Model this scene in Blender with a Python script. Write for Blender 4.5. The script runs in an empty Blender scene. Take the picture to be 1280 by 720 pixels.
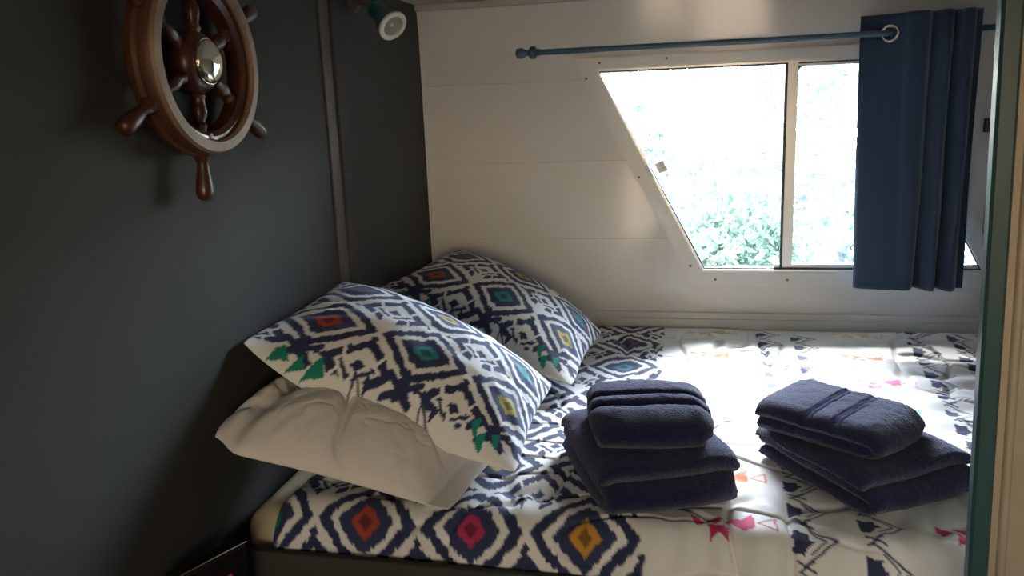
import bpy, bmesh, math, random
import numpy as np
from mathutils import Matrix, Vector, noise as mnoise

random.seed(7)
rng = np.random.default_rng(7)
MZ = 0.72                      # height of the mattress top above the floor; z below is measured from the mattress top
SC = bpy.context.scene
COL = SC.collection
PI = math.pi

# ------------------------------------------------------------------ camera
cd = bpy.data.cameras.new('camera'); cam = bpy.data.objects.new('camera', cd); COL.objects.link(cam)
cd.sensor_width = 36.0; cd.lens = 36.0 * 996.895 / 1280.0; cd.clip_start = 0.02; cd.clip_end = 200
R = ((0.97703, -0.01096, 0.21382), (0.21081, 0.22234, -0.95190), (-0.03741, 0.97491, 0.21943))
M = Matrix(R).to_4x4(); q = M.to_quaternion(); q.normalize()
cam.rotation_mode = 'QUATERNION'; cam.rotation_quaternion = q
cam.location = (0, 0, 0.80 + MZ)
SC.camera = cam

# ------------------------------------------------------------------ world, sun, exposure
w = bpy.data.worlds.new('sky'); SC.world = w; w.use_nodes = True
nt = w.node_tree; nt.nodes.clear()
sky = nt.nodes.new('ShaderNodeTexSky'); sky.sky_type = 'NISHITA'; sky.sun_disc = False
sky.sun_elevation = math.radians(48); sky.sun_rotation = math.radians(0)
sky.air_density = 1.0; sky.dust_density = 1.5; sky.ozone_density = 1.0
mixw = nt.nodes.new('ShaderNodeMix'); mixw.data_type = 'RGBA'; mixw.inputs[0].default_value = 0.88
mixw.inputs[7].default_value = (0.142, 0.172, 0.218, 1)
bg = nt.nodes.new('ShaderNodeBackground'); bg.inputs[1].default_value = 150.0
wo = nt.nodes.new('ShaderNodeOutputWorld')
skm = nt.nodes.new('ShaderNodeMix'); skm.data_type = 'RGBA'; skm.blend_type = 'MULTIPLY'; skm.inputs[0].default_value = 1.0
skm.inputs[7].default_value = (0.6, 0.6, 0.6, 1)
nt.links.new(sky.outputs[0], skm.inputs[6]); nt.links.new(skm.outputs[2], mixw.inputs[6])
nt.links.new(mixw.outputs[2], bg.inputs[0]); nt.links.new(bg.outputs[0], wo.inputs[0])
sd = bpy.data.lights.new('sun', 'SUN'); sd.energy = 28.0; sd.angle = math.radians(24); sd.color = (0.88, 0.95, 1.0)
sun = bpy.data.objects.new('sun', sd); COL.objects.link(sun)
sun.rotation_euler = (math.radians(-42), 0, math.radians(-6))      # hazy sun, high over the garden, through the window onto the bed

def portal(name, loc, rot, sx, sy):
    l = bpy.data.lights.new(name, 'AREA'); l.shape = 'RECTANGLE'; l.size = sx; l.size_y = sy
    l.cycles.is_portal = True
    o = bpy.data.objects.new(name, l); COL.objects.link(o); o.location = loc; o.rotation_euler = rot
portal('window_portal', (0.33, 3.0, 0.56 + MZ), (math.radians(-90), 0, 0), 1.4, 0.78)
portal('rear_portal', (0.15, -2.07, 0.62 + MZ), (math.radians(90), 0, 0), 1.3, 1.3)

vs = SC.view_settings
vs.view_transform = 'Standard'; vs.look = 'None'; vs.exposure = 0.0; vs.gamma = 1.0; vs.use_curve_mapping = False
SC.cycles.use_denoising = True
SC.cycles.max_bounces = 12; SC.cycles.diffuse_bounces = 7; SC.cycles.transparent_max_bounces = 12

# ------------------------------------------------------------------ helpers: materials
def mat(name, col, rough=0.6, metal=0.0, coat=0.0, sheen=0.0, bump=None, var=0.0, vscale=6.0, spec=0.5, attr=None, emit=None):
    """bump = (scale, strength, distance, detail)"""
    m = bpy.data.materials.new(name); m.use_nodes = True
    n = m.node_tree; b = n.nodes['Principled BSDF']
    b.inputs['Base Color'].default_value = (*col, 1); b.inputs['Roughness'].default_value = rough
    b.inputs['Metallic'].default_value = metal; b.inputs['Coat Weight'].default_value = coat
    b.inputs['Sheen Weight'].default_value = sheen; b.inputs['Specular IOR Level'].default_value = spec
    tc = n.nodes.new('ShaderNodeTexCoord')
    if attr:
        a = n.nodes.new('ShaderNodeAttribute'); a.attribute_name = attr
        n.links.new(a.outputs['Color'], b.inputs['Base Color'])
    elif var > 0:
        t = n.nodes.new('ShaderNodeTexNoise'); t.inputs['Scale'].default_value = vscale; t.inputs['Detail'].default_value = 5
        r = n.nodes.new('ShaderNodeValToRGB')
        r.color_ramp.elements[0].position = 0.3; r.color_ramp.elements[1].position = 0.7
        r.color_ramp.elements[0].color = (*[c * (1 - var) for c in col], 1)
        r.color_ramp.elements[1].color = (*[min(1, c * (1 + var)) for c in col], 1)
        n.links.new(tc.outputs['Object'], t.inputs['Vector']); n.links.new(t.outputs['Fac'], r.inputs['Fac'])
        n.links.new(r.outputs['Color'], b.inputs['Base Color'])
    if bump:
        t2 = n.nodes.new('ShaderNodeTexNoise'); t2.inputs['Scale'].default_value = bump[0]
        t2.inputs['Detail'].default_value = bump[3] if len(bump) > 3 else 4
        bp = n.nodes.new('ShaderNodeBump'); bp.inputs['Strength'].default_value = bump[1]; bp.inputs['Distance'].default_value = bump[2]
        n.links.new(tc.outputs['Object'], t2.inputs['Vector']); n.links.new(t2.outputs['Fac'], bp.inputs['Height'])
        n.links.new(bp.outputs['Normal'], b.inputs['Normal'])
    if emit:
        b.inputs['Emission Color'].default_value = (*emit[:3], 1); b.inputs['Emission Strength'].default_value = emit[3]
    return m

MT = {}
MT['grey_paint'] = mat('grey_paint', (0.045, 0.0443, 0.039), 0.65, spec=0.12, var=0.06, vscale=3, bump=(60, 0.15, 0.002))
MT['white_paint'] = mat('white_paint', (0.64, 0.615, 0.57), 0.13, var=0.03, vscale=2, bump=(4, 0.2, 0.003, 2), spec=0.55)
MT['white_trim'] = mat('white_trim', (0.60, 0.58, 0.54), 0.4, bump=(40, 0.1, 0.001))
MT['wood_dark'] = mat('wood_dark', (0.06, 0.045, 0.035), 0.5, var=0.2, vscale=20, bump=(30, 0.2, 0.001))
MT['tan_panel'] = mat('tan_panel', (0.34, 0.29, 0.225), 0.4, var=0.08, vscale=8, bump=(40, 0.15, 0.001))
MT['teal_paint'] = mat('teal_paint', (0.028, 0.075, 0.088), 0.32, bump=(50, 0.15, 0.001))
MT['rod_blue'] = mat('rod_blue', (0.03, 0.07, 0.10), 0.35, bump=(60, 0.1, 0.0005))
MT['ceiling'] = mat('ceiling', (0.42, 0.38, 0.33), 0.6, bump=(30, 0.1, 0.001))
MT['carpet'] = mat('carpet', (0.10, 0.08, 0.06), 0.95, var=0.3, vscale=90, bump=(150, 0.5, 0.004))
MT['alu'] = mat('alu', (0.62, 0.62, 0.60), 0.32, metal=0.65, bump=(30, 0.05, 0.0005))
MT['gasket'] = mat('gasket', (0.05, 0.055, 0.05), 0.6, bump=(60, 0.1, 0.0005))
MT['frame_white'] = mat('frame_white', (0.62, 0.61, 0.58), 0.3, bump=(30, 0.08, 0.0005))
MT['plastic_grey'] = mat('plastic_grey', (0.62, 0.62, 0.57), 0.45, bump=(50, 0.1, 0.0005))
MT['screw'] = mat('screw', (0.12, 0.10, 0.08), 0.4, metal=0.6, bump=(90, 0.1, 0.0005))
MT['curtain'] = mat('curtain', (0.007, 0.023, 0.056), 0.8, sheen=0.25, var=0.12, vscale=160, bump=(420, 0.35, 0.001))
MT['grommet'] = mat('grommet', (0.75, 0.72, 0.66), 0.22, metal=1.0, bump=(30, 0.05, 0.0003))
MT['wheel_dark'] = mat('wheel_dark', (0.060, 0.018, 0.010), 0.38, var=0.35, vscale=18, coat=0.15, bump=(30, 0.2, 0.001))
MT['wheel_side'] = mat('wheel_side', (0.075, 0.028, 0.013), 0.5, var=0.3, vscale=14, coat=0.0, bump=(30, 0.2, 0.001))
MT['wheel_face'] = mat('wheel_face', (0.22, 0.135, 0.085), 0.5, var=0.25, vscale=16, bump=(40, 0.25, 0.001))
MT['dome'] = mat('dome', (0.78, 0.72, 0.60), 0.10, metal=1.0, bump=(12, 0.08, 0.001))
MT['lamp_teal'] = mat('lamp_teal', (0.018, 0.075, 0.10), 0.3, coat=0.3, bump=(60, 0.05, 0.0005))
MT['lamp_brown'] = mat('lamp_brown', (0.045, 0.028, 0.024), 0.4, bump=(60, 0.05, 0.0005))
MT['lamp_rim'] = mat('lamp_rim', (0.62, 0.60, 0.55), 0.35, bump=(60, 0.05, 0.0005))
MT['lens'] = mat('lens', (0.35, 0.35, 0.33), 0.12, metal=0.6, bump=(120, 0.4, 0.001))
MT['cotton_print'] = mat('cotton_print', (1, 1, 1), 0.85, sheen=0.05, attr='print', bump=(260, 0.18, 0.001))
MT['white_cotton'] = mat('white_cotton', (0.62, 0.565, 0.52), 0.85, sheen=0.05, var=0.03, vscale=12, bump=(35, 0.35, 0.003))
MT['mattress'] = mat('mattress', (0.60, 0.49, 0.31), 0.85, var=0.06, vscale=40, bump=(160, 0.4, 0.002))
MT['terry'] = mat('terry', (0.013, 0.0155, 0.052), 0.95, sheen=0.20, var=0.35, vscale=170, bump=(330, 0.9, 0.004, 3), spec=0.1)
MT['satin'] = mat('satin', (0.040, 0.045, 0.10), 0.95, spec=0.0, bump=(300, 0.3, 0.001))
MT['black_gloss'] = mat('black_gloss', (0.008, 0.007, 0.008), 0.2, bump=(20, 0.03, 0.0005))
MT['chrome'] = mat('chrome', (0.75, 0.75, 0.75), 0.15, metal=1.0, bump=(20, 0.03, 0.0005))
MT['red_glow'] = mat('red_glow', (0.12, 0.01, 0.005), 0.4, emit=(1.0, 0.06, 0.02, 0.10))
MT['grass'] = mat('grass', (0.20, 0.30, 0.10), 0.9, var=0.4, vscale=12, bump=(60, 0.5, 0.02))
MT['rear_wood'] = mat('rear_wood', (0.32, 0.20, 0.12), 0.45, var=0.2, vscale=6, bump=(20, 0.2, 0.001))
MT['locker'] = mat('locker', (0.10, 0.085, 0.07), 0.5, var=0.2, vscale=10, bump=(20, 0.2, 0.001))

def leaf_mat(name, a, b2):
    m = bpy.data.materials.new(name); m.use_nodes = True; n = m.node_tree; b = n.nodes['Principled BSDF']
    tc = n.nodes.new('ShaderNodeTexCoord'); t = n.nodes.new('ShaderNodeTexNoise'); t.inputs['Scale'].default_value = 3.5
    t.inputs['Detail'].default_value = 8
    r = n.nodes.new('ShaderNodeValToRGB'); r.color_ramp.elements[0].position = 0.35; r.color_ramp.elements[1].position = 0.65
    r.color_ramp.elements[0].color = (*a, 1); r.color_ramp.elements[1].color = (*b2, 1)
    n.links.new(tc.outputs['Object'], t.inputs['Vector']); n.links.new(t.outputs['Fac'], r.inputs['Fac'])
    n.links.new(r.outputs['Color'], b.inputs['Base Color']); b.inputs['Roughness'].default_value = 0.6
    ms = n.nodes.new('ShaderNodeMixShader'); ms.inputs[0].default_value = 0.45; tl = n.nodes.new('ShaderNodeBsdfTranslucent')
    n.links.new(r.outputs['Color'], tl.inputs['Color']); n.links.new(b.outputs[0], ms.inputs[1]); n.links.new(tl.outputs[0], ms.inputs[2])
    n.links.new(ms.outputs[0], n.nodes['Material Output'].inputs['Surface'])
    return m
MT['leaf'] = leaf_mat('leaf', (0.06, 0.095, 0.06), (0.14, 0.19, 0.13))
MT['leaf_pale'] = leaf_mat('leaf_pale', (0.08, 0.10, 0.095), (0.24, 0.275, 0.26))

g = bpy.data.materials.new('window_glass'); g.use_nodes = True; n = g.node_tree; n.nodes.clear()
o_ = n.nodes.new('ShaderNodeOutputMaterial'); mx = n.nodes.new('ShaderNodeMixShader'); fr = n.nodes.new('ShaderNodeFresnel')
fr.inputs[0].default_value = 1.45
tr = n.nodes.new('ShaderNodeBsdfTransparent'); tr.inputs[0].default_value = (0.96, 0.98, 0.97, 1)
gl = n.nodes.new('ShaderNodeBsdfGlossy'); gl.inputs['Roughness'].default_value = 0.02
n.links.new(fr.outputs[0], mx.inputs[0]); n.links.new(tr.outputs[0], mx.inputs[1]); n.links.new(gl.outputs[0], mx.inputs[2])
n.links.new(mx.outputs[0], o_.inputs[0]); MT['glass'] = g
g2 = g.copy(); g2.name = 'light_dimming_glass'; MT['dimming_glass'] = g2  # rear panes: tint added to dim and warm the daylight from behind
for nd in g2.node_tree.nodes:
    if nd.type == 'BSDF_TRANSPARENT': nd.inputs[0].default_value = (0.56, 0.455, 0.355, 1)

# ------------------------------------------------------------------ helpers: objects
def props(o, label=None, cat=None, group=None, kind=None):
    if label: o['label'] = label
    if cat: o['category'] = cat
    if group: o['group'] = group
    if kind: o['kind'] = kind
    return o

def thing(name, label, cat, loc, group=None):
    o = bpy.data.objects.new(name, None); COL.objects.link(o); o.empty_display_size = 0.05
    o.location = (loc[0], loc[1], loc[2] + MZ)
    return props(o, label, cat, group)

def origin_of(o):
    p = Vector((0, 0, 0))
    while o is not None:
        p += o.location; o = o.parent
    return p

def mesh_obj(name, verts, faces, m, parent=None, smooth=False, base=None, cols=None):
    """verts in scene coordinates with z from the mattress top"""
    V = np.asarray(verts, dtype=np.float64).copy(); V[:, 2] += MZ
    if parent is not None:
        off = np.array(origin_of(parent)); 
    else:
        off = np.array(base if base is not None else [(V[:, 0].min() + V[:, 0].max()) / 2, (V[:, 1].min() + V[:, 1].max()) / 2, V[:, 2].min()])
    me = bpy.data.meshes.new(name)
    me.from_pydata((V - off).tolist(), [], [tuple(f) for f in faces]); me.validate(); me.update()
    me.materials.append(m)
    if smooth:
        me.polygons.foreach_set('use_smooth', [True] * len(me.polygons))
    if cols is not None:
        at = me.color_attributes.new('print', 'FLOAT_COLOR', 'POINT')
        c4 = np.ones((len(V), 4), dtype=np.float32); c4[:, :3] = cols
        at.data.foreach_set('color', c4.ravel())
    o = bpy.data.objects.new(name, me); COL.objects.link(o)
    if parent is not None: o.parent = parent
    else: o.location = off.tolist()
    return o

class MB:
    def __init__(s): s.v = []; s.f = []
    def add(s, v, f):
        b = len(s.v); s.v += [tuple(p) for p in v]; s.f += [tuple(i + b for i in q) for q in f]; return s
    def box(s, x0, x1, y0, y1, z0, z1, bev=0.0, rot=None):
        bm = bmesh.new(); bmesh.ops.create_cube(bm, size=1)
        for v in bm.verts:
            v.co = Vector(((v.co.x + .5) * (x1 - x0) + x0, (v.co.y + .5) * (y1 - y0) + y0, (v.co.z + .5) * (z1 - z0) + z0))
        if bev > 0: bmesh.ops.bevel(bm, geom=bm.edges[:], offset=bev, segments=3, affect='EDGES', profile=0.5)
        if rot is not None: bmesh.ops.transform(bm, matrix=rot, verts=bm.verts)
        return s.bm(bm)
    def bm(s, bm):
        bm.verts.index_update()
        s.add([v.co[:] for v in bm.verts], [[v.index for v in f.verts] for f in bm.faces]); bm.free(); return s
    def lathe(s, prof, origin, axis, seg=32, cap=True):
        """prof = [(r, h)] along axis from origin"""
        a = Vector(axis).normalized(); u = a.orthogonal().normalized(); w_ = a.cross(u); O = Vector(origin)
        v = []; f = []
        for r, h in prof:
            for k in range(seg):
                t = 2 * PI * k / seg
                v.append((O + a * h + (u * math.cos(t) + w_ * math.sin(t)) * r)[:])
        for i in range(len(prof) - 1):
            for k in range(seg):
                k2 = (k + 1) % seg
                f.append((i * seg + k, i * seg + k2, (i + 1) * seg + k2, (i + 1) * seg + k))
        if cap:
            f.append(tuple(reversed(range(seg)))); f.append(tuple((len(prof) - 1) * seg + k for k in range(seg)))
        return s.add(v, f)
    def tube(s, pts, r, seg=12):
        pts = [Vector(p) for p in pts]; v = []; f = []
        for i, p in enumerate(pts):
            d = (pts[min(i + 1, len(pts) - 1)] - pts[max(i - 1, 0)]).normalized()
            u = d.cross(Vector((0.01, 0.02, 1))).normalized(); w_ = d.cross(u)
            for k in range(seg):
                t = 2 * PI * k / seg; v.append((p + (u * math.cos(t) + w_ * math.sin(t)) * r)[:])
        for i in range(len(pts) - 1):
            for k in range(seg):
                k2 = (k + 1) % seg; f.append((i * seg + k, i * seg + k2, (i + 1) * seg + k2, (i + 1) * seg + k))
        f.append(tuple(reversed(range(seg)))); f.append(tuple((len(pts) - 1) * seg + k for k in range(seg)))
        return s.add(v, f)
    def torus(s, c, axis, Rr, r, seg=40, sub=12, squash=1.0):
        a = Vector(axis).normalized(); u = a.orthogonal().normalized(); w_ = a.cross(u); O = Vector(c); v = []; f = []
        for i in range(seg):
            t = 2 * PI * i / seg; d = u * math.cos(t) + w_ * math.sin(t)
            for j in range(sub):
                p = 2 * PI * j / sub; v.append((O + d * (Rr + r * math.cos(p)) + a * (r * squash * math.sin(p)))[:])
        for i in range(seg):
            for j in range(sub):
                i2 = (i + 1) % seg; j2 = (j + 1) % sub
                f.append((i * sub + j, i2 * sub + j, i2 * sub + j2, i * sub + j2))
        return s.add(v, f)
    def prism(s, poly, y0, y1):
        """poly = [(x, z)] extruded along y"""
        n_ = len(poly)
        v = [(x, y0, z) for x, z in poly] + [(x, y1, z) for x, z in poly]
        f = [tuple(range(n_)), tuple(reversed(range(n_, 2 * n_)))]
        for i in range(n_):
            j = (i + 1) % n_; f.append((i, i + n_, j + n_, j))
        return s.add(v, f)
    def ring(s, outer, inner, y0, y1):
        """outer, inner = matching [(x, z)] loops; a flat ring with depth"""
        n_ = len(outer)
        v = [(x, y0, z) for x, z in outer] + [(x, y0, z) for x, z in inner] + [(x, y1, z) for x, z in outer] + [(x, y1, z) for x, z in inner]
        f = []
        for i in range(n_):
            j = (i + 1) % n_
            f += [(i, j, n_ + j, n_ + i), (2 * n_ + i, 3 * n_ + i, 3 * n_ + j, 2 * n_ + j), (i, 2 * n_ + i, 2 * n_ + j, j), (n_ + i, n_ + j, 3 * n_ + j, 3 * n_ + i)]
        return s.add(v, f)
    def build(s, name, m, parent=None, smooth=False, **k):
        o = mesh_obj(name, s.v, s.f, m, parent, smooth, **k)
        bm = bmesh.new(); bm.from_mesh(o.data); bmesh.ops.recalc_face_normals(bm, faces=bm.faces); bm.to_mesh(o.data); bm.free()
        if smooth: o.data.set_sharp_from_angle(angle=math.radians(38))
        return o
def S(name, mb, m, **k):
    o = mb.build(name, m, **k); o['kind'] = 'structure'; return o

# ------------------------------------------------------------------ vector noise
_T = rng.random((256, 256))
def vnoise(x, y, seed=0):
    x = np.asarray(x, float) + seed * 17.31; y = np.asarray(y, float) + seed * 9.77
    xi = np.floor(x).astype(int); yi = np.floor(y).astype(int); fx = x - xi; fy = y - yi
    fx = fx * fx * (3 - 2 * fx); fy = fy * fy * (3 - 2 * fy)
    a = _T[xi % 256, yi % 256]; b = _T[(xi + 1) % 256, yi % 256]; c = _T[xi % 256, (yi + 1) % 256]; d = _T[(xi + 1) % 256, (yi + 1) % 256]
    return (a * (1 - fx) + b * fx) * (1 - fy) + (c * (1 - fx) + d * fx) * fy
def fnoise(x, y, seed=0, oct=3):
    t = 0; amp = 1; tot = 0
    for k in range(oct):
        t = t + amp * (vnoise(x * 2 ** k, y * 2 ** k, seed + k) - 0.5); tot += amp; amp *= 0.5
    return t / tot
def sstep(a, b, x):
    t = np.clip((x - a) / (b - a), 0, 1); return t * t * (3 - 2 * t)

# ------------------------------------------------------------------ the printed cotton
CREAM = np.array([0.68, 0.665, 0.63]); NAVY = np.array([0.016, 0.022, 0.070]); NAVY2 = np.array([0.022, 0.030, 0.085])
PAL = {'red': (0.34, 0.045, 0.02), 'teal': (0.01, 0.19, 0.21), 'yellow': (0.36, 0.28, 0.04), 'purple': (0.13, 0.035, 0.12),
       'pink': (0.40, 0.02, 0.09), 'green': (0.0, 0.19, 0.12), 'orange': (0.58, 0.16, 0.05), 'gold': (0.50, 0.24, 0.02),
       'magenta': (0.55, 0.03, 0.16), 'aqua': (0.12, 0.45, 0.42)}
PAL = {k: np.array(v) for k, v in PAL.items()}
def blend(col, c, a): return col * (1 - a[..., None]) + c * a[..., None]
def ikat(X, Y, cx, cy, sx, sy, colour_of, seed=0, edge=0.02, jg=1.0):
    """lattice of ringed diamonds centred on (cx + i sx, cy + j sy); the dyed threads run along Y"""
    jag = (vnoise(X * 210, Y * 9, seed) - 0.5) * 0.011 + (vnoise(X * 60, Y * 15, seed + 3) - 0.5) * 0.007
    Yj = Y + jag * jg; Xj = X + (vnoise(X * 40, Y * 40, seed + 5) - 0.5) * 0.006
    u = (Xj - cx) / sx; v = (Yj - cy) / sy
    i = np.floor(u + 0.5); j = np.floor(v + 0.5); du = u - i; dv = v - j
    d = 2 * (np.abs(du) ** 1.08 + np.abs(dv) ** 1.08) ** (1 / 1.08)
    band = lambda q, a, b: sstep(a - edge, a + edge, q) * (1 - sstep(b - edge, b + edge, q))
    col = np.tile(CREAM, X.shape + (1,)).astype(float)
    col = blend(col, NAVY, band(d, 0.72, 0.955)); col = blend(col, NAVY2, band(d, -1, 0.555))
    for (ii, jj) in set(zip(i.ravel().tolist(), j.ravel().tolist())):
        m = (i == ii) & (j == jj); c = PAL[colour_of(int(ii), int(jj))]
        col = blend(col, c, band(d, 0.13, 0.285) * m); col = blend(col, c * 0.35, band(d, -1, 0.13) * m)
    # between the diamonds: an eye in a broken ring, with strokes and dots
    iu = np.floor(u); iv = np.floor(v); eu = u - iu - 0.5; ev = v - iv - 0.5
    e = 2 * (np.abs(eu) + np.abs(ev))
    inter = (1 - sstep(0.86, 0.90, e))
    swirl = (np.abs(np.abs(eu) - 0.13 - 0.35 * np.abs(ev)) > 0.016)
    ring = band(e, 0.47, 0.74) * swirl * ((ev > -0.05) | (np.abs(eu) > 0.07))
    ring = np.maximum(ring, band(e, 0.27, 0.38) * (ev < 0.02) * (np.abs(eu) > 0.02))
    eye = 1 - sstep(0.13, 0.17, e)
    dot = 1 - sstep(0.045, 0.055, np.abs(eu) * 1.0 + np.abs(ev - 0.375) * 0.9)
    dot2 = 1 - sstep(0.035, 0.045, np.abs(np.abs(eu) - 0.385) + np.abs(ev) * 1.1)
    a = np.clip(ring + eye + dot2, 0, 1) * inter
    col = blend(col, NAVY, a); col = blend(col, NAVY, dot)
    return col

def in_poly(X, Y, P):
    ins = np.zeros(X.shape, bool); n_ = len(P)
    for k in range(n_):
        x1, y1 = P[k]; x2, y2 = P[(k + 1) % n_]
        if y1 == y2: continue
        c = ((y1 > Y) != (y2 > Y)) & (X < (x2 - x1) * (Y - y1) / (y2 - y1) + x1); ins ^= c
    return ins
def seg_d(X, Y, a, b):
    ax, ay = a; bx, by = b; L2 = (bx - ax) ** 2 + (by - ay) ** 2 + 1e-12
    t = np.clip(((X - ax) * (bx - ax) + (Y - ay) * (by - ay)) / L2, 0, 1)
    return np.hypot(X - ax - t * (bx - ax), Y - ay - t * (by - ay))
class Painter:
    def __init__(s, X, Y, col): s.X = X; s.Y = Y; s.col = col
    def _win(s, P, pad):
        xs = [p[0] for p in P]; ys = [p[1] for p in P]
        return (s.X > min(xs) - pad) & (s.X < max(xs) + pad) & (s.Y > min(ys) - pad) & (s.Y < max(ys) + pad)
    def fill(s, P, c):
        m = s._win(P, 0.01)
        if not m.any(): return
        x = s.X[m] + (vnoise(s.X[m] * 90, s.Y[m] * 90, 8) - .5) * 0.0028; y = s.Y[m] + (vnoise(s.X[m] * 90, s.Y[m] * 90, 9) - .5) * 0.0028
        a = in_poly(x, y, P).astype(float); s.col[m] = s.col[m] * (1 - a[:, None]) + np.array(c) * a[:, None]
    def line(s, P, wd, c, closed=False):
        P2 = list(P) + ([P[0]] if closed else [])
        m = s._win(P, 0.01)
        if not m.any(): return
        x = s.X[m] + (vnoise(s.X[m] * 70, s.Y[m] * 70, 4) - .5) * 0.004; y = s.Y[m]
        d = np.full(x.shape, 9.0)
        for a, b in zip(P2[:-1], P2[1:]): d = np.minimum(d, seg_d(x, y, a, b))
        al = 1 - sstep(wd * .5 - .0015, wd * .5 + .0015, d); s.col[m] = s.col[m] * (1 - al[:, None]) + np.array(c) * al[:, None]
def xf(P, x, y, sc=1.0, rot=0.0, fx=1):
    c, s_ = math.cos(rot), math.sin(rot)
    return [(x + sc * (fx * a * c - b * s_), y + sc * (fx * a * s_ + b * c)) for a, b in P]
def arrow(p, x, y, sc=1.0, rot=0.0, c=NAVY2):
    p.fill(xf([(-.034, .026), (-.036, -.024), (-.018, -.030), (-.006, -.012), (.006, -.002), (-.006, .004), (-.006, .018), (-.018, .016)], x, y, sc, rot), c)
    p.line(xf([(-.020, .046), (.044, .0), (-.012, -.046)], x, y, sc, rot), 0.0045 * sc, c)
    p.line(xf([(-.004, .028), (.026, .002), (-.002, -.026)], x, y, sc, rot), 0.0040 * sc, c)
    p.line(xf([(-.030, -.040), (.004, -.060)], x, y, sc, rot), 0.005 * sc, c)
    p.line(xf([(-.028, -.060), (.000, -.040)], x, y, sc, rot), 0.005 * sc, c)
def zigzag(p, x, y, c, sc=1.0, rot=0.0, fx=1):
    for P in ([(-.088, .026), (-.052, .002), (-.078, -.012)], [(-.060, .020), (-.022, .018), (-.040, -.006)],
              [(-.054, -.002), (-.054, -.044), (-.036, -.024), (-.018, -.044), (-.016, -.002), (-.034, -.010)],
              [(-.022, .018), (.008, .016), (-.006, -.004)], [(-.008, -.002), (.012, -.020), (.034, -.014), (.034, .036), (.012, .018)]):
        p.fill(xf(P, x, y, sc, rot, fx), c)
    p.line(xf([(.040, .0), (.074, .020), (.072, -.018)], x, y, sc, rot, fx), 0.004 * sc, c, True)

def grid_faces(nu, nv, off=0, flip=False):
    i = np.arange(nu - 1)[:, None] * nv; j = np.arange(nv - 1)[None, :]
    a = (i + j + off).ravel()
    F = np.stack([a, a + nv, a + nv + 1, a + 1], 1)
    if flip: F = F[:, ::-1]
    return F.tolist()

# ================================================================== THE ROOM
D = 2.893; XL = -0.959; XR = 1.16; ZF = -MZ; ZC = 1.172; YR = -2.0
S('floor', MB().box(XL - .06, XR + .06, YR - .06, D + .06, ZF - .05, ZF), MT['carpet'])
S('ceiling', MB().box(XL - .06, XR + .06, YR - .06, D + .08, ZC, ZC + .05), MT['ceiling'])
S('wall_left', MB().box(XL - .05, XL, YR - .05, D + .05, ZF, ZC), MT['grey_paint'])
S('wall_right', MB().box(XR, XR + .05, YR - .05, D + .05, ZF, ZC), MT['tan_panel'])
# window wall with its slanted opening; the top leans in slightly, as a caravan's side does
WO = [(-0.335, 0.930), (0.045, 0.190), (1.000, 0.190), (0.618, 0.930)]       # opening (x, z)
ZT = 0.965
mb = MB()
def wall_ring(mb, y0, y1):
    outer = [(XL, ZT), (XL, ZF), (XR, ZF), (XR, ZT)]
    mb.ring(outer, WO, y0, y1)
wall_ring(mb, D, D + 0.045)
lean = 0.10
zz = ZC - ZT
mb.add([(XL, D, ZT), (XR, D, ZT), (XR, D - lean * zz, ZC), (XL, D - lean * zz, ZC), (XL, D + .045, ZT), (XR, D + .045, ZT), (XR, D + .045, ZC), (XL, D + .045, ZC)],
       [(0, 1, 2, 3), (4, 7, 6, 5), (0, 3, 7, 4), (1, 5, 6, 2), (3, 2, 6, 7), (0, 4, 5, 1)])
S('wall_window_side', mb, MT['white_paint'])
# shallow panel joints, as slim beads
for k, (z, x1) in enumerate(((0.887, -0.37), (0.603, -0.20), (0.322, -0.055))):
    S('trim_%d' % (k + 1), MB().box(XL, x1, D - .0035, D + .001, z - .0025, z + .0025, 0.001), MT['white_trim'])
S('trim_4', MB().box(XL, XR, D - 0.022, D, -0.20, 0.030, 0.004).box(XL, XR, D - .012, D, .028, .052, .003), MT['white_trim'])
S('trim_5', MB().box(XL, XR, D - 0.042, D - .010, 1.150, ZC, 0.004), MT['ceiling'])
# strip on the grey wall: dark cover strip and painted batten
S('trim_6', MB().box(XL, XL + .006, 2.052, 2.110, -.3, ZC, 0.002), MT['wood_dark'])
S('trim_7', MB().box(XL, XL + .014, 2.110, 2.158, -.3, ZC, 0.004).box(XL, XL + .004, 2.158, 2.163, -.3, ZC), MT['grey_paint'])
S('trim_8', MB().box(XL, XL + .008, D - .012, D, -.1, ZC, 0.002), MT['white_trim'])

# rear wall behind the camera: glazed door and two small windows
mb = MB()
y0, y1 = YR - .05, YR
holes = [(-0.60, -0.30, -0.55, 0.22), (-0.40, -0.08, 0.50, 1.06), (0.04, 1.00, 0.30, 1.06)]
xs = sorted({XL, XR} | {h[0] for h in holes} | {h[1] for h in holes}); zs = sorted({ZF, ZC} | {h[2] for h in holes} | {h[3] for h in holes})
for a, b in zip(xs[:-1], xs[1:]):
    for c, d in zip(zs[:-1], zs[1:]):
        mx_, mz_ = (a + b) / 2, (c + d) / 2
        if any(h[0] < mx_ < h[1] and h[2] < mz_ < h[3] for h in holes): continue
        mb.box(a, b, y0, y1, c, d)
S('wall_rear', mb, MT['rear_wood'])
for k, h in enumerate(holes):
    o = [(h[0] - .02, h[2] - .02), (h[1] + .02, h[2] - .02), (h[1] + .02, h[3] + .02), (h[0] - .02, h[3] + .02)]
    i_ = [(h[0] + .01, h[2] + .01), (h[1] - .01, h[2] + .01), (h[1] - .01, h[3] - .01), (h[0] + .01, h[3] - .01)]
    e = S(('door_1', 'window_2', 'window_3')[k], MB().ring(o, i_, YR - .005, YR + .012), MT['frame_white'])
    MB().box(h[0], h[1], YR - .028, YR - .024, h[2], h[3]).build('pane', MT['dimming_glass'], e)

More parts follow.
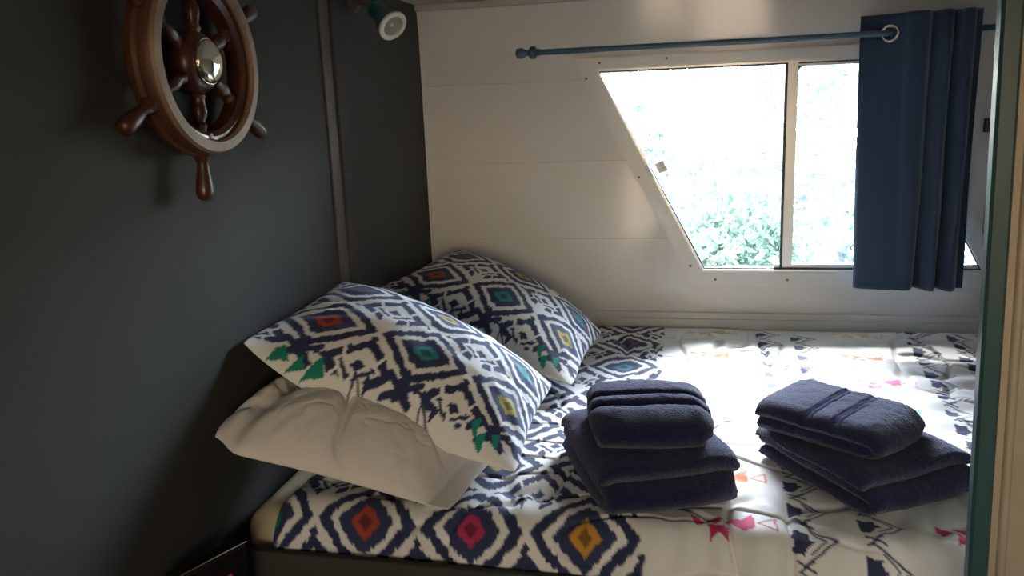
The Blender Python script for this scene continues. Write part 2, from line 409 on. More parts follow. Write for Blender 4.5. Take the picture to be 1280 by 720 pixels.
# ------------------------------------------------------------------ partition at the foot of the bunk
tilt = 0.0314
def px(x, z): return x + (0.90 - z) * tilt
mb = MB()
prof = [(0.0, .004), (.004, 0), (.023, 0), (.028, .005), (.028, .020), (0.0, .020)]
zs_ = [ZF, ZC]
v = []; f = []
for z in zs_:
    for a, b in prof: v.append((px(.3965, z) + a, 1.200 + b, z))
n_ = len(prof)
for i in range(n_): f.append((i, (i + 1) % n_, n_ + (i + 1) % n_, n_ + i))
f += [tuple(range(n_))[::-1], tuple(range(n_, 2 * n_))]
mb.add(v, f)
S('trim_9', mb, MT['teal_paint'])
mb = MB()
mb.add([(px(.4245, ZF), 1.207, ZF), (XR, 1.207, ZF), (XR, 1.207, ZC), (px(.4245, ZC), 1.207, ZC),
        (px(.4245, ZF), 1.230, ZF), (XR, 1.230, ZF), (XR, 1.230, ZC), (px(.4245, ZC), 1.230, ZC)],
       [(0, 1, 2, 3), (4, 7, 6, 5), (0, 3, 7, 4), (1, 5, 6, 2), (3, 2, 6, 7), (0, 4, 5, 1)])
v = []; f = []
for z in zs_:
    for k in range(9):
        t = PI * k / 8; v.append((px(.4415, z) - .007 * math.cos(t), 1.2075 - .007 * math.sin(t), z))
for k in range(8): f.append((k, k + 1, k + 10, k + 9))
mb.add(v, f)
S('wall_partition', mb, MT['tan_panel'], smooth=True)

# ------------------------------------------------------------------ the window
win = S('window_1', MB(
    ).ring([(-0.395, 0.960), (0.022, 0.152), (1.050, 0.152), (0.640, 0.960)], [(-0.318, 0.921), (0.055, 0.203), (0.977, 0.203), (0.600, 0.921)], D - 0.013, D - .001), MT['frame_white'])
MB().ring([(-0.319, 0.922), (0.054, 0.202), (0.978, 0.202), (0.601, 0.922)], [(-0.309, 0.915), (0.060, 0.211), (0.966, 0.211), (0.595, 0.915)], D - .008, D + .040).build('reveal', MT['alu'], win)
MB().ring([(-0.310, 0.916), (0.059, 0.210), (0.967, 0.210), (0.596, 0.916)], [(-0.304, 0.910), (0.063, 0.215), (0.961, 0.215), (0.591, 0.910)], D + .004, D + .014).build('seal', MT['gasket'], win)
# sloping sill bead inside the lower flange
MB().add([(.052, D - .012, .201), (.978, D - .012, .201), (.972, D + .018, .215), (.060, D + .018, .215), (.052, D - .012, .196), (.978, D - .012, .196), (.972, D + .03, .196), (.060, D + .03, .196)],
         [(0, 1, 2, 3), (4, 7, 6, 5), (0, 3, 7, 4), (1, 5, 6, 2), (3, 2, 6, 7), (0, 4, 5, 1)]).build('sill_bead', MT['frame_white'], win)
# left fixed pane, right sliding sash
MB().prism([(-0.306, 0.912), (0.061, 0.216), (0.338, 0.216), (0.335, 0.912)], D + .030, D + .034).build('fixed_pane', MT['glass'], win)
MB().prism([(0.330, 0.912), (0.334, 0.226), (0.953, 0.226), (0.592, 0.912)], D + .020, D + .024).build('sliding_pane', MT['glass'], win)
MB().prism([(0.3150, 0.915), (0.3240, 0.915), (0.3285, 0.216), (0.3195, 0.216)], D + .006, D + .026).build('seal', MT['gasket'], win)
MB().prism([(0.3235, 0.916), (0.3560, 0.916), (0.3600, 0.222), (0.3280, 0.222)], D + .002, D + .026).build('mullion', MT['alu'], win)
MB().box(0.300, 0.960, D + .012, D + .028, 0.215, 0.229, 0.002).build('bottom_rail', MT['alu'], win)
MB().box(0.355, 0.60, D + .008, D + .026, 0.902, 0.914, 0.002).build('top_rail', MT['alu'], win)
# rounded sash corner
v = [(0.354, D + .008, 0.904)]
for k in range(7):
    t = PI / 2 * k / 6; v.append((0.354 + .028 * (1 - math.sin(t)), D + .008, 0.904 - .028 * (1 - math.cos(t))))
MB().add(v, [(0, k, k + 1) for k in range(1, 7)]).build('corner_seal', MT['gasket'], win)
for sx_, sz_ in ((-0.305, .943), (-0.352, .892), (0.012, .225), (0.100, .176), (-.075, .948), (.345, .176), (.62, .176), (-.17, .545)):
    MB().lathe([(.0045, 0), (.0045, .002), (.002, .003)], (sx_, D - .013, sz_), (0, -1, 0), 12).build('screw', MT['screw'], win, True)
# catch: keeper on the frame and a handle block on the glass
rot = Matrix.Rotation(math.radians(-28), 4, 'Y')
def rbox(cx, cy, cz, sx, sy, sz, bev, rot):
    mb = MB(); mb.box(-sx / 2, sx / 2, -sy / 2, sy / 2, -sz / 2, sz / 2, bev, rot=Matrix.Translation((cx, cy, cz)) @ rot); return mb
rotc = Matrix.Rotation(math.radians(-27), 4, 'Y')
rbox(-0.134, D - .014, 0.566, .014, .016, .050, .003, rotc).build('catch_keeper', MT['plastic_grey'], win)
rbox(-0.092, D + .006, 0.580, .034, .020, .040, .003, rotc).build('catch', MT['plastic_grey'], win)
rbox(-0.085, D - .008, 0.583, .014, .012, .040, .002, rotc).build('catch_grip', MT['plastic_grey'], win)

# little brown fitting and dark strip right of the curtain
o = MB().box(0.930, 0.958, D - .030, D - .013 + .012, 0.668, 0.712, 0.003).build('wall_catch', MT['wood_dark'])
props(o, 'small brown block catch on the pale wall right of the curtain', 'catch')
o = MB().box(0.957, 0.967, D - .016, D, 0.30, 0.915, 0.002).build('channel_strip', MT['wood_dark'])
props(o, 'thin dark vertical strip on the pale wall beside the teal post', 'strip')

# ------------------------------------------------------------------ curtain rod
rod = thing('curtain_rod', 'dark blue curtain rod above the window with a ball finial', 'curtain rod', (0.2, 2.80, 0.986))
MB().tube([(-0.535, 2.80, 0.984), (0.2, 2.80, 0.984), (1.0, 2.80, 0.988)], .0095, 16).build('pole', MT['rod_blue'], rod, True)
MB().lathe([(.010, 0), (.013, .003), (.010, .008), (.012, .010), (.020, .015), (.0225, .024), (.020, .033), (.012, .038), (.009, .041), (.0115, .052), (.0165, .058), (.018, .070), (.016, .080), (.008, .084)],
           (-0.500, 2.80, 0.984), (-1, 0, 0), 24).build('finial', MT['rod_blue'], rod, True)
MB().box(0.700, 0.712, 2.83, D - .002, 0.976, 0.992, .003).box(0.690, 0.722, D - .006, D, 0.955, 1.010, .002).build('bracket', MT['rod_blue'], rod)
MB().box(1.0, 1.012, 2.79, D - .002, 0.976, 0.996, .003).build('bracket', MT['rod_blue'], rod)

# ------------------------------------------------------------------ curtain
def catmull(P, n_):
    P = [np.array(p, float) for p in P]; P = [2 * P[0] - P[1]] + P + [2 * P[-1] - P[-2]]; out = []
    for i in range(1, len(P) - 2):
        for k in range(n_):
            t = k / n_; a, b, c, d = P[i - 1:i + 3]
            out.append(0.5 * ((2 * b) + (-a + c) * t + (2 * a - 5 * b + 4 * c - d) * t * t + (-a + 3 * b - 3 * c + d) * t ** 3))
    out.append(P[-2]); return np.array(out)
cur = thing('curtain', 'navy blue eyelet curtain gathered over the right part of the window', 'curtain', (0.69, 2.80, 0.17))
top = catmull([(.530, 2.829), (.545, 2.826), (.590, 2.806), (.640, 2.781), (.690, 2.757), (.712, 2.775), (.722, 2.812), (.731, 2.830), (.741, 2.810), (.752, 2.770), (.766, 2.757), (.777, 2.775), (.785, 2.815), (.793, 2.830), (.803, 2.808), (.813, 2.768), (.826, 2.757), (.838, 2.775), (.847, 2.812), (.852, 2.826), (.868, 2.829)], 10)
bot = catmull([(.548, 2.822), (.562, 2.800), (.620, 2.782), (.665, 2.780), (.705, 2.776), (.724, 2.792), (.732, 2.812), (.742, 2.824), (.752, 2.806), (.762, 2.782), (.778, 2.770), (.789, 2.786), (.796, 2.812), (.806, 2.824), (.815, 2.804), (.826, 2.780), (.842, 2.770), (.853, 2.786), (.862, 2.810), (.868, 2.820), (.886, 2.824)], 10)
sel = top[:, 0] > .655; top[sel, 1] = 2.740 + (top[sel, 1] - 2.757) * 0.60      # past the eyelet the gathered folds hang in front of the rod
nv = 60; V = []
for j in range(nv + 1):
    t = j / nv
    zt = 1.045 + 0.0 * t
    w_ = sstep(0, 1, np.array(t))
    P = top * (1 - w_) + bot * w_
    for i, (x, y) in enumerate(P):
        zb = 0.166
        z = 1.043 + (zb - 1.043) * t
        V.append((x + .003 * math.sin(7 * t + i * .07) * t, y + .004 * math.sin(5 * t + i * .12) * t, z))
nu = len(top)
F = [(j * nu + i, j * nu + i + 1, (j + 1) * nu + i + 1, (j + 1) * nu + i) for j in range(nv) for i in range(nu - 1)]
co = mesh_obj('fabric', V, F, MT['curtain'], cur, True)
sm = co.modifiers.new('thick', 'SOLIDIFY'); sm.thickness = 0.0022; sm.offset = 0
gx = 0.6115; nrm = Vector((-.47, -1, 0)).normalized()
MB().torus((gx - .0015, 2.7925, 0.984), nrm, .0235, .0042, 40, 10, 0.7).build('eyelet', MT['grommet'], cur, True)

# ------------------------------------------------------------------ spotlight on the grey wall
lamp = thing('wall_spotlight', 'small teal reading spotlight with pale rim on the grey wall', 'lamp', (XL, 2.29, 1.10))
MB().lathe([(.030, 0), (.030, .012), (.024, .018), (.012, .020)], (XL, 2.285, 1.118), (1, 0, 0), 28).build('base', MT['lamp_brown'], lamp, True)
MB().tube([(XL + .015, 2.285, 1.118), (XL + .035, 2.287, 1.116), (XL + .055, 2.290, 1.112)], .010, 14).build('arm', MT['lamp_brown'], lamp, True)
F0 = Vector((-.842, 2.296, 1.048)); ax = Vector((.70, -.42, -.62)).normalized(); N0 = F0 - ax * .088
hd = MB().lathe([(.012, -.012), (.022, -.008), (.028, .0), (.027, .012), (.025, .028), (.029, .046), (.037, .066), (.0445, .084), (.0455, .088)], N0, ax, 36).build('lamp_head', MT['lamp_teal'], lamp, True)
MB().lathe([(.0455, .0), (.0455, .006), (.043, .008), (.032, .0075), (.031, .001)], F0, ax, 36, cap=False).build('rim', MT['lamp_rim'], hd, True)
MB().lathe([(.0315, .002), (.023, -.001), (.010, .001), (.004, .004)], F0, ax, 28).build('bulb', MT['lens'], hd, True)

# ------------------------------------------------------------------ ship's wheel
WC = Vector((XL, 1.410, 0.908))
wheel = thing('ship_wheel', "wooden ship's wheel with six turned handles hung on the grey wall", 'ship wheel', (WC.x, WC.y, WC.z))
xf_ = XL + .079
def ring_lathe(prof): return MB().lathe(prof + [prof[0]], (XL, WC.y, WC.z), (1, 0, 0), 72, cap=False)
ring_lathe([(.148, .022), (.168, .018), (.176, .026), (.178, .040), (.173, .046), (.175, .058), (.171, .068), (.147, .068), (.143, .045)]).build('rim', MT['wheel_side'], wheel, True)
ring_lathe([(.1475, .067), (.1705, .067), (.1715, .072), (.168, .078), (.150, .079), (.146, .073)]).build('face_ring', MT['wheel_face'], wheel, True)
ring_lathe([(.128, .030), (.147, .026), (.147, .066), (.139, .066), (.130, .058)]).build('inner_ring', MT['wheel_dark'], wheel, True)
MB().lathe([(.030, .012), (.056, .014), (.058, .050), (.052, .060), (.046, .066), (.030, .068)], (XL, WC.y, WC.z), (1, 0, 0), 40).build('hub', MT['wheel_dark'], wheel, True)
dm = [(.0425, .066), (.0425, .072)] + [(.041 * math.cos(t), .072 + .016 * math.sin(t)) for t in [PI / 2 * k / 10 for k in range(10)]]
MB().lathe(dm, (XL, WC.y, WC.z), (1, 0, 0), 40).build('hub_cap', MT['dome'], wheel, True)
for k in range(6):
    t = math.radians(-93 + 60 * k)
    d = Vector((0, math.cos(t), math.sin(t)))
    if k == 0: d = Vector((0, math.cos(math.radians(-95)), math.sin(math.radians(-95))))
    o_ = Vector((XL + .044, WC.y, WC.z))
    sp = MB().lathe([(.010, .045), (.011, .055), (.015, .062), (.011, .070), (.013, .080), (.0155, .092), (.013, .104), (.009, .112), (.014, .118), (.011, .124), (.012, .135)], o_, d, 20)
    s1 = sp.build('spoke', MT['wheel_dark'], wheel, True)
    hl = MB().lathe([(.015, .172), (.017, .178), (.014, .184), (.0105, .190), (.011, .200), (.0135, .215), (.0160, .232), (.0165, .246), (.0145, .256), (.009, .261), (.003, .2625)], o_, d, 20)
    hl.build('handle', MT['wheel_dark'], s1, True)
    if k == 0:
        c = Vector((XL + .066, WC.y, WC.z)) + d * .140
        MB().lathe([(.0055, 0), (.0055, .002), (.002, .003)], c, (1, 0, 0), 14).build('screw_plug', MT['lamp_rim'], s1, True)

# ================================================================== THE BED
YF = 1.385
base = thing('bed_base', 'dark grey board along the front of the bunk bed', 'bed base', (0.1, 2.1, ZF))
MB().box(XL + .002, XR - .004, 1.352, 1.372, -.42, -.083, 0.004).build('front_board', MT['grey_paint'], base)
MB().box(XL + .002, XR - .004, 1.400, D - .03, ZF, -.175).build('plinth', MT['grey_paint'], base)

# mattress, cream, rounded at its head end
bm = bmesh.new(); bmesh.ops.create_cube(bm, size=1)
for v_ in bm.verts: v_.co = Vector((v_.co.x * 2.08 + (XL + .012 + 1.04), v_.co.y * 1.445 + 2.135, v_.co.z * .135 - .1035))
bmesh.ops.bevel(bm, geom=bm.edges[:], offset=.055, segments=8, affect='EDGES', profile=0.5)
mt = MB().bm(bm).build('mattress', MT['mattress'], smooth=True)
props(mt, 'cream mattress showing at the head end under the printed duvet', 'mattress')

# duvet
dx = 0.0036
nx = int(1.99 / dx); Sx = np.linspace(-0.852, 1.105, nx)
prof = [(D - .026, -.020), (D - .034, -.004), (D - .050, .0)]
yy = np.linspace(D - .055, 1.455, 360)
prof += [(y, 0.0) for y in yy]
for t in np.linspace(0, PI / 2, 60)[1:]:
    prof.append((1.455 - .077 * math.sin(t), -.125 * (1 - math.cos(t))))
for z in np.linspace(-.129, -.165, 8): prof.append((1.378, z))
prof = np.array(prof)
seg = np.hypot(*np.diff(prof, axis=0).T); sl = np.concatenate([[0], np.cumsum(seg)])
ns = int(sl[-1] / dx); st = np.linspace(0, sl[-1], ns)
PY = np.interp(st, sl, prof[:, 0]); PZ = np.interp(st, sl, prof[:, 1])
X, SS = np.meshgrid(Sx, st, indexing='ij'); Yg = np.tile(PY, (nx, 1)); Zg = np.tile(PZ, (nx, 1))
T = D - SS                                     # unrolled distance: equals y on the flat top
# shape: soft humps and creases
ty = np.gradient(PY, st); tz = np.gradient(PZ, st); ny_ = np.tile(tz * -1, (nx, 1)) * -1; nz_ = np.tile(-ty, (nx, 1))
Ny = np.tile(tz, (nx, 1)); Nz = np.tile(-ty, (nx, 1))
edge = sstep(0.0, 0.06, SS)
warpx = X + 0.05 * fnoise(X * 3, T * 3, 11)
H = 0.016 * fnoise(X * 2.2, T * 2.6, 1) + 0.008 * fnoise(X * 8, T * 6, 2)
cre = np.abs(fnoise(warpx * 9, T * 3.2, 5, 2)); H += -0.010 * (1 - sstep(0, .06, cre)) * sstep(.35, .6, vnoise(X * 3, T * 3, 6))
cre2 = np.abs(fnoise(X * 4 + T * 2, T * 11, 15, 2)); H += -0.007 * (1 - sstep(0, .05, cre2)) * sstep(.4, .65, vnoise(X * 2.5, T * 2.5, 16))
# gathered pleats falling over the front edge
fall = sstep(1.60, 1.40, T); H += fall * 0.0045 * np.sin(X * 95 + 5 * fnoise(X * 3, T * 3, 9)) * sstep(.35, .7, vnoise(X * 6, T * 2, 10))
# long creases near the foot
H += 0.006 * np.sin((T - .15 * X) * 42 + 6 * fnoise(X * 2, T * 2, 21)) * sstep(.35, .75, X) * sstep(1.45, 1.8, T)
H += 0.004
Yv = Yg + Ny * H * edge * -1 * 0 + (-np.abs(Ny)) * H * edge * (T < 1.48); Zv = Zg + Nz * H * edge
# side drop at the head end
hd_ = 1 - sstep(-0.852, -0.812, X); Zv -= 0.022 * hd_ ** 2
warp = lambda: 0
XP = X + 0.012 * fnoise(X * 5, T * 5, 31); TP = T + 0.012 * fnoise(X * 5, T * 5, 32)
def duvet_colour(i, j):
    if i == 0: return {0: 'purple', -1: 'teal', -2: 'yellow', -3: 'red', -4: 'pink', -5: 'gold'}.get(j, 'teal')
    if j == -5: return {-1: 'pink', -2: 'red', -3: 'green'}.get(i, 'red')
    return ['teal', 'yellow', 'purple', 'red', 'green'][(i * 2 + j * 3) % 5]
col = ikat(XP, TP, -0.190, 2.640, 0.2265, 0.2450, duvet_colour, 1)
lim = -0.074 + 0.010 * (vnoise(XP * 3, TP * 60, 40) - .5)
m_ = sstep(-.003, .003, XP - lim)
col = col * (1 - m_[..., None]) + CREAM * m_[..., None]
p = Painter(XP, TP, col)
k = 0
for k in range(15):
    y = 2.800 - 0.1045 * k
    arrow(p, 0.275 - .032 * k / 10, y, .98); arrow(p, 0.382 - .020 * k / 10, y - .045, 1.0)
for k in range(15):
    y = 2.850 - 0.1045 * k
    arrow(p, 0.760 - .010 * k, y, 1.0, -.12); arrow(p, 0.880 - .010 * k, y - .045, 1.0, -.12)
seq = ['yellow', 'orange', 'pink', 'aqua', 'yellow', 'orange', 'magenta', 'green']
for k, y in enumerate((2.80, 2.56, 2.32, 2.10, 1.89, 1.68, 1.475, 1.27)):
    c = dict(PAL, yellow=np.array((.62, .47, .16)), pink=np.array((.62, .10, .24)), magenta=np.array((.50, .02, .10)))[seq[k]]
    zigzag(p, 0.100, y, c, 1.0, 0.05, 1 if k % 2 == 0 else 1)
    seq2 = ['yellow', 'orange', 'pink', 'aqua', 'yellow', 'red', 'magenta', 'green']
    c2 = dict(PAL, yellow=np.array((.62, .47, .16)), pink=np.array((.62, .10, .24)), magenta=np.array((.55, .05, .16)))[seq2[k]]
    zigzag(p, 0.570 - .004 * k, y + .01, c2, 1.0, -0.15, 1)
    zigzag(p, 1.030, y + .03, PAL['aqua'] if k % 2 else PAL['magenta'], 1.0, 0.1, 1)
V = np.stack([X, Yv, Zv], -1).reshape(-1, 3)
dv = mesh_obj('duvet', V, grid_faces(nx, ns), MT['cotton_print'], None, True, cols=p.col.reshape(-1, 3))
bm = bmesh.new(); bm.from_mesh(dv.data); bmesh.ops.recalc_face_normals(bm, faces=bm.faces); bm.to_mesh(dv.data); bm.free()
props(dv, 'cream duvet with navy ikat diamonds and arrow print spread over the bed', 'duvet')
DUV = (Sx, st, Yv, Zv, T)

# ------------------------------------------------------------------ pillows
def pillow(name, c, L, W, Tk, mode, label, cat, nu=210, nvv=150, bulge=(0, 0, 0), seed=0, group=None, bottom=.45, sag=0.0):
    """c = corners front-left, front-right, back-right, back-left of the seam; L, W true lengths of cloth"""
    c = [np.array(q, float) for q in c]
    u = np.linspace(-1, 1, nu); v = np.linspace(-1, 1, nvv); U, Vv = np.meshgrid(u, v, indexing='ij')
    # edges pulled in between the corners
    Up = U * (1 - 0.055 * (1 - Vv ** 2)) ; Vp = Vv * (1 - 0.075 * (1 - U ** 2))
    Up = Up * (1 - .035 * Vv ** 8); Vp = Vp * (1 - .045 * U ** 8)
    if mode == 'open':
        Vp = Vp * (1 - .12 * sstep(-.70, -1.0, U)) + .03 * sstep(-.7, -1, U); Up = Up * (1 - .035 * Vv ** 6 * (U < 0))
    a = (Up + 1) / 2; b = (Vp + 1) / 2
    P = ((1 - a) * (1 - b))[..., None] * c[0] + (a * (1 - b))[..., None] * c[1] + (a * b)[..., None] * c[2] + ((1 - a) * b)[..., None] * c[3]
    P[..., 2] -= sag * (1 - U ** 2) * (1 - .45 * U) * ((1 - Vv) / 2) ** 1.5
    du = (c[1] - c[0]) + (c[2] - c[3]); dv_ = (c[3] - c[0]) + (c[2] - c[1]); n_ = np.cross(du, dv_); n_ /= np.linalg.norm(n_)
    if n_[2] < 0: n_ = -n_
    if mode == 'open':      # loose empty flap at the right end, gathered knot at the left
        U2 = np.clip((U + 1) / 1.72 - 1, -1, 1) if False else np.clip(U * 1.0, -1, 1)
        fill = (1 - np.clip(np.abs(U + 0.10) / 0.93, 0, 1) ** 2.6) * (1 - np.abs(Vv) ** 2.6)
        h = np.clip(fill, 0, 1) ** .62 + 0.05 * (1 - Vv ** 2)
        pinch = np.exp(-((U + .80) / .10) ** 2); h = h * (1 - .45 * pinch) + .22 * sstep(-.78, -.90, U) * (1 - Vv ** 2) * np.sqrt(np.clip(1 - U ** 8, 0, 1))
    else:
        h = ((1 - np.abs(U) ** 2.4) * (1 - np.abs(Vv) ** 2.4)) ** .66
    # puckers running in from corners and seams
    rr = fnoise(U * 2.3 + seed, Vv * 2.0, seed + 50, 2) * 0.10 + fnoise(U * 6, Vv * 5, seed + 52, 2) * 0.05
    ang = np.arctan2(Vv, U); rim = sstep(.45, .95, np.maximum(np.abs(U), np.abs(Vv))) * (h > 0.01)
    pk = 0.045 * np.sin(ang * 26 + 8 * fnoise(U * 2, Vv * 2, seed + 53)) * rim * sstep(1.0, .9, np.maximum(np.abs(U), np.abs(Vv)))
    if mode == 'open':
        cr1 = np.abs((Vv * .5 + (U + .35) * 1.2) + .2 * fnoise(U * 3, Vv * 3, 60)); rr = rr - .16 * np.exp(-(cr1 / .06) ** 2) * (Vv < .4)
        cr2 = np.abs((-Vv * .6 + (U + .55)) + .15 * fnoise(U * 3, Vv * 3, 61)); rr = rr - .22 * np.exp(-(cr2 / .05) ** 2)
        cr3 = np.abs((Vv * .9 + (U - .25)) + .3 * fnoise(U * 3, Vv * 3, 62)); rr = rr - .10 * np.exp(-(cr3 / .07) ** 2)
        rr = rr + .05 * fnoise(U * 9 + Vv * 3, Vv * 7, 64, 3) - .022 * (1 - sstep(0, .05, np.abs(fnoise(U * 4 + Vv * 2, Vv * 5 - U * 3, 66, 2))))
    ht = Tk * (h * (1 + rr * 1.3) + pk * h ** .4 * .6 + 0.012)
    hb = Tk * bottom * (h + 0.012)
    be = np.array(bulge, float); mid = (1 - U ** 2) * (1 - Vv ** 2)
    top_ = P + n_ * ht[..., None] + be * mid[..., None]
    botm = P - n_ * hb[..., None] + be * mid[..., None]
    floor_ = .009
    low = top_[..., 2] < floor_; top_[..., 2] = np.where(low, floor_, top_[..., 2])
    botm[..., 2] = np.maximum(botm[..., 2], .004) if mode != 'open' else botm[..., 2]
    for A_ in (top_, botm): A_[..., 0] = np.maximum(A_[..., 0], XL + .008); A_[..., 1] = np.minimum(A_[..., 1], D - .03)
    Vt = top_.reshape(-1, 3); Vb = botm.reshape(-1, 3)
    F = grid_faces(nu, nvv) + grid_faces(nu, nvv, nu * nvv, True)
    N = nu * nvv
    rimloop = [i * nvv for i in range(nu)] + [(nu - 1) * nvv + j for j in range(1, nvv)] + [i * nvv + nvv - 1 for i in range(nu - 2, -1, -1)] + [j for j in range(nvv - 2, 0, -1)]
    for k in range(len(rimloop)):
        a_, b_ = rimloop[k], rimloop[(k + 1) % len(rimloop)]; F.append((a_, b_, b_ + N, a_ + N))
    cols = None; m = MT['white_cotton']
    if mode == 'print':
        s_ = (U + 1) / 2 * L; t_ = (Vv + 1) / 2 * W
        names = {(0, 0): 'red', (1, 0): 'teal', (2, 0): 'yellow', (0, 1): 'purple', (1, 1): 'yellow', (2, 1): 'teal', (3, 0): 'purple', (3, 1): 'red'}
        col = ikat(s_, t_, .108, .142, .256, .172, lambda i, j: names.get((i, j), 'teal'), 3, 0.022, 0.7)
        # lower hem of the case: cream with loose motifs
        hem = 0.030 + 0.012 * (vnoise(s_ * 60, t_ * 3, 70) - .5)
        mk = sstep(-.003, .003, hem - t_); col = col * (1 - mk[..., None]) + CREAM * mk[..., None]
        pp = Painter(s_, t_, col)
        for bx in (.100, .356, .612):      # dark crosses where the rings meet
            for sg in (-1, 1):
                pp.line([(bx - sg * .042, .068), (bx + sg * .034, .026)], .014, NAVY)
            pp.fill([(bx - .017, .066), (bx + .015, .066), (bx + .016, .032), (bx - .018, .032)], NAVY)
        for bx in (.075,):
            for dx_, sc_ in ((0, 1.0), (.045, .85), (.085, 1.1)):
                pp.fill([(bx + dx_ - .020 * sc_, .002), (bx + dx_ - .004, .046 * sc_), (bx + dx_ + .022 * sc_, .018)], PAL['green'])
        for bx in (.270, .445):
            pp.line([(bx - .03, .046), (bx + .018, .006), (bx - .012, .002)], .005, NAVY, True)
            pp.fill([(bx - .004, .050), (bx + .020, .040), (bx + .010, .016), (bx + .002, .032)], NAVY)
        for bx, by in ((.565, .040), (.590, .020), (.625, .035)):
            pp.fill([(bx - .016, by + .012), (bx + .004, by + .026), (bx + .012, by - .014), (bx - .004, by - .006)], PAL['green'] * 1.1)
        cols = np.concatenate([pp.col.reshape(-1, 3), np.tile(CREAM, (N, 1))]); m = MT['cotton_print']
    o = mesh_obj(name, np.concatenate([Vt, Vb]), F, m, None, True, cols=cols)
    bm = bmesh.new(); bm.from_mesh(o.data); bmesh.ops.recalc_face_normals(bm, faces=bm.faces); bm.to_mesh(o.data); bm.free()
    return props(o, label, cat, group)

pillow('pillow', [(-.947, 1.288, .178), (-.455, 1.385, .020), (-.38, 1.80, .02), (-.94, 1.84, .19)], .6, .45, .095, 'open',
       'plain off-white pillow lying under the nearer printed pillow', 'pillow', seed=2, bottom=.35)
pillow('pillow', [(-.948, 1.485, .330), (-.340, 1.500, .050), (-.325, 1.915, .110), (-.940, 2.040, .350)], .70, .47, .105, 'print',
       'navy ikat print pillow in front, resting on the plain off-white pillow', 'pillow', group='printed pillows', seed=4, bulge=(.03, -.02, .02), sag=.050)
pillow('pillow', [(-.940, 2.215, .275), (-.300, 2.060, .045), (-.262, 2.535, .075), (-.840, 2.845, .300)], .70, .47, .090, 'print',
       'navy ikat print pillow leaning in the far corner against the pale wall', 'pillow', group='printed pillows', seed=9, bulge=(.02, -.01, .02), sag=.03)

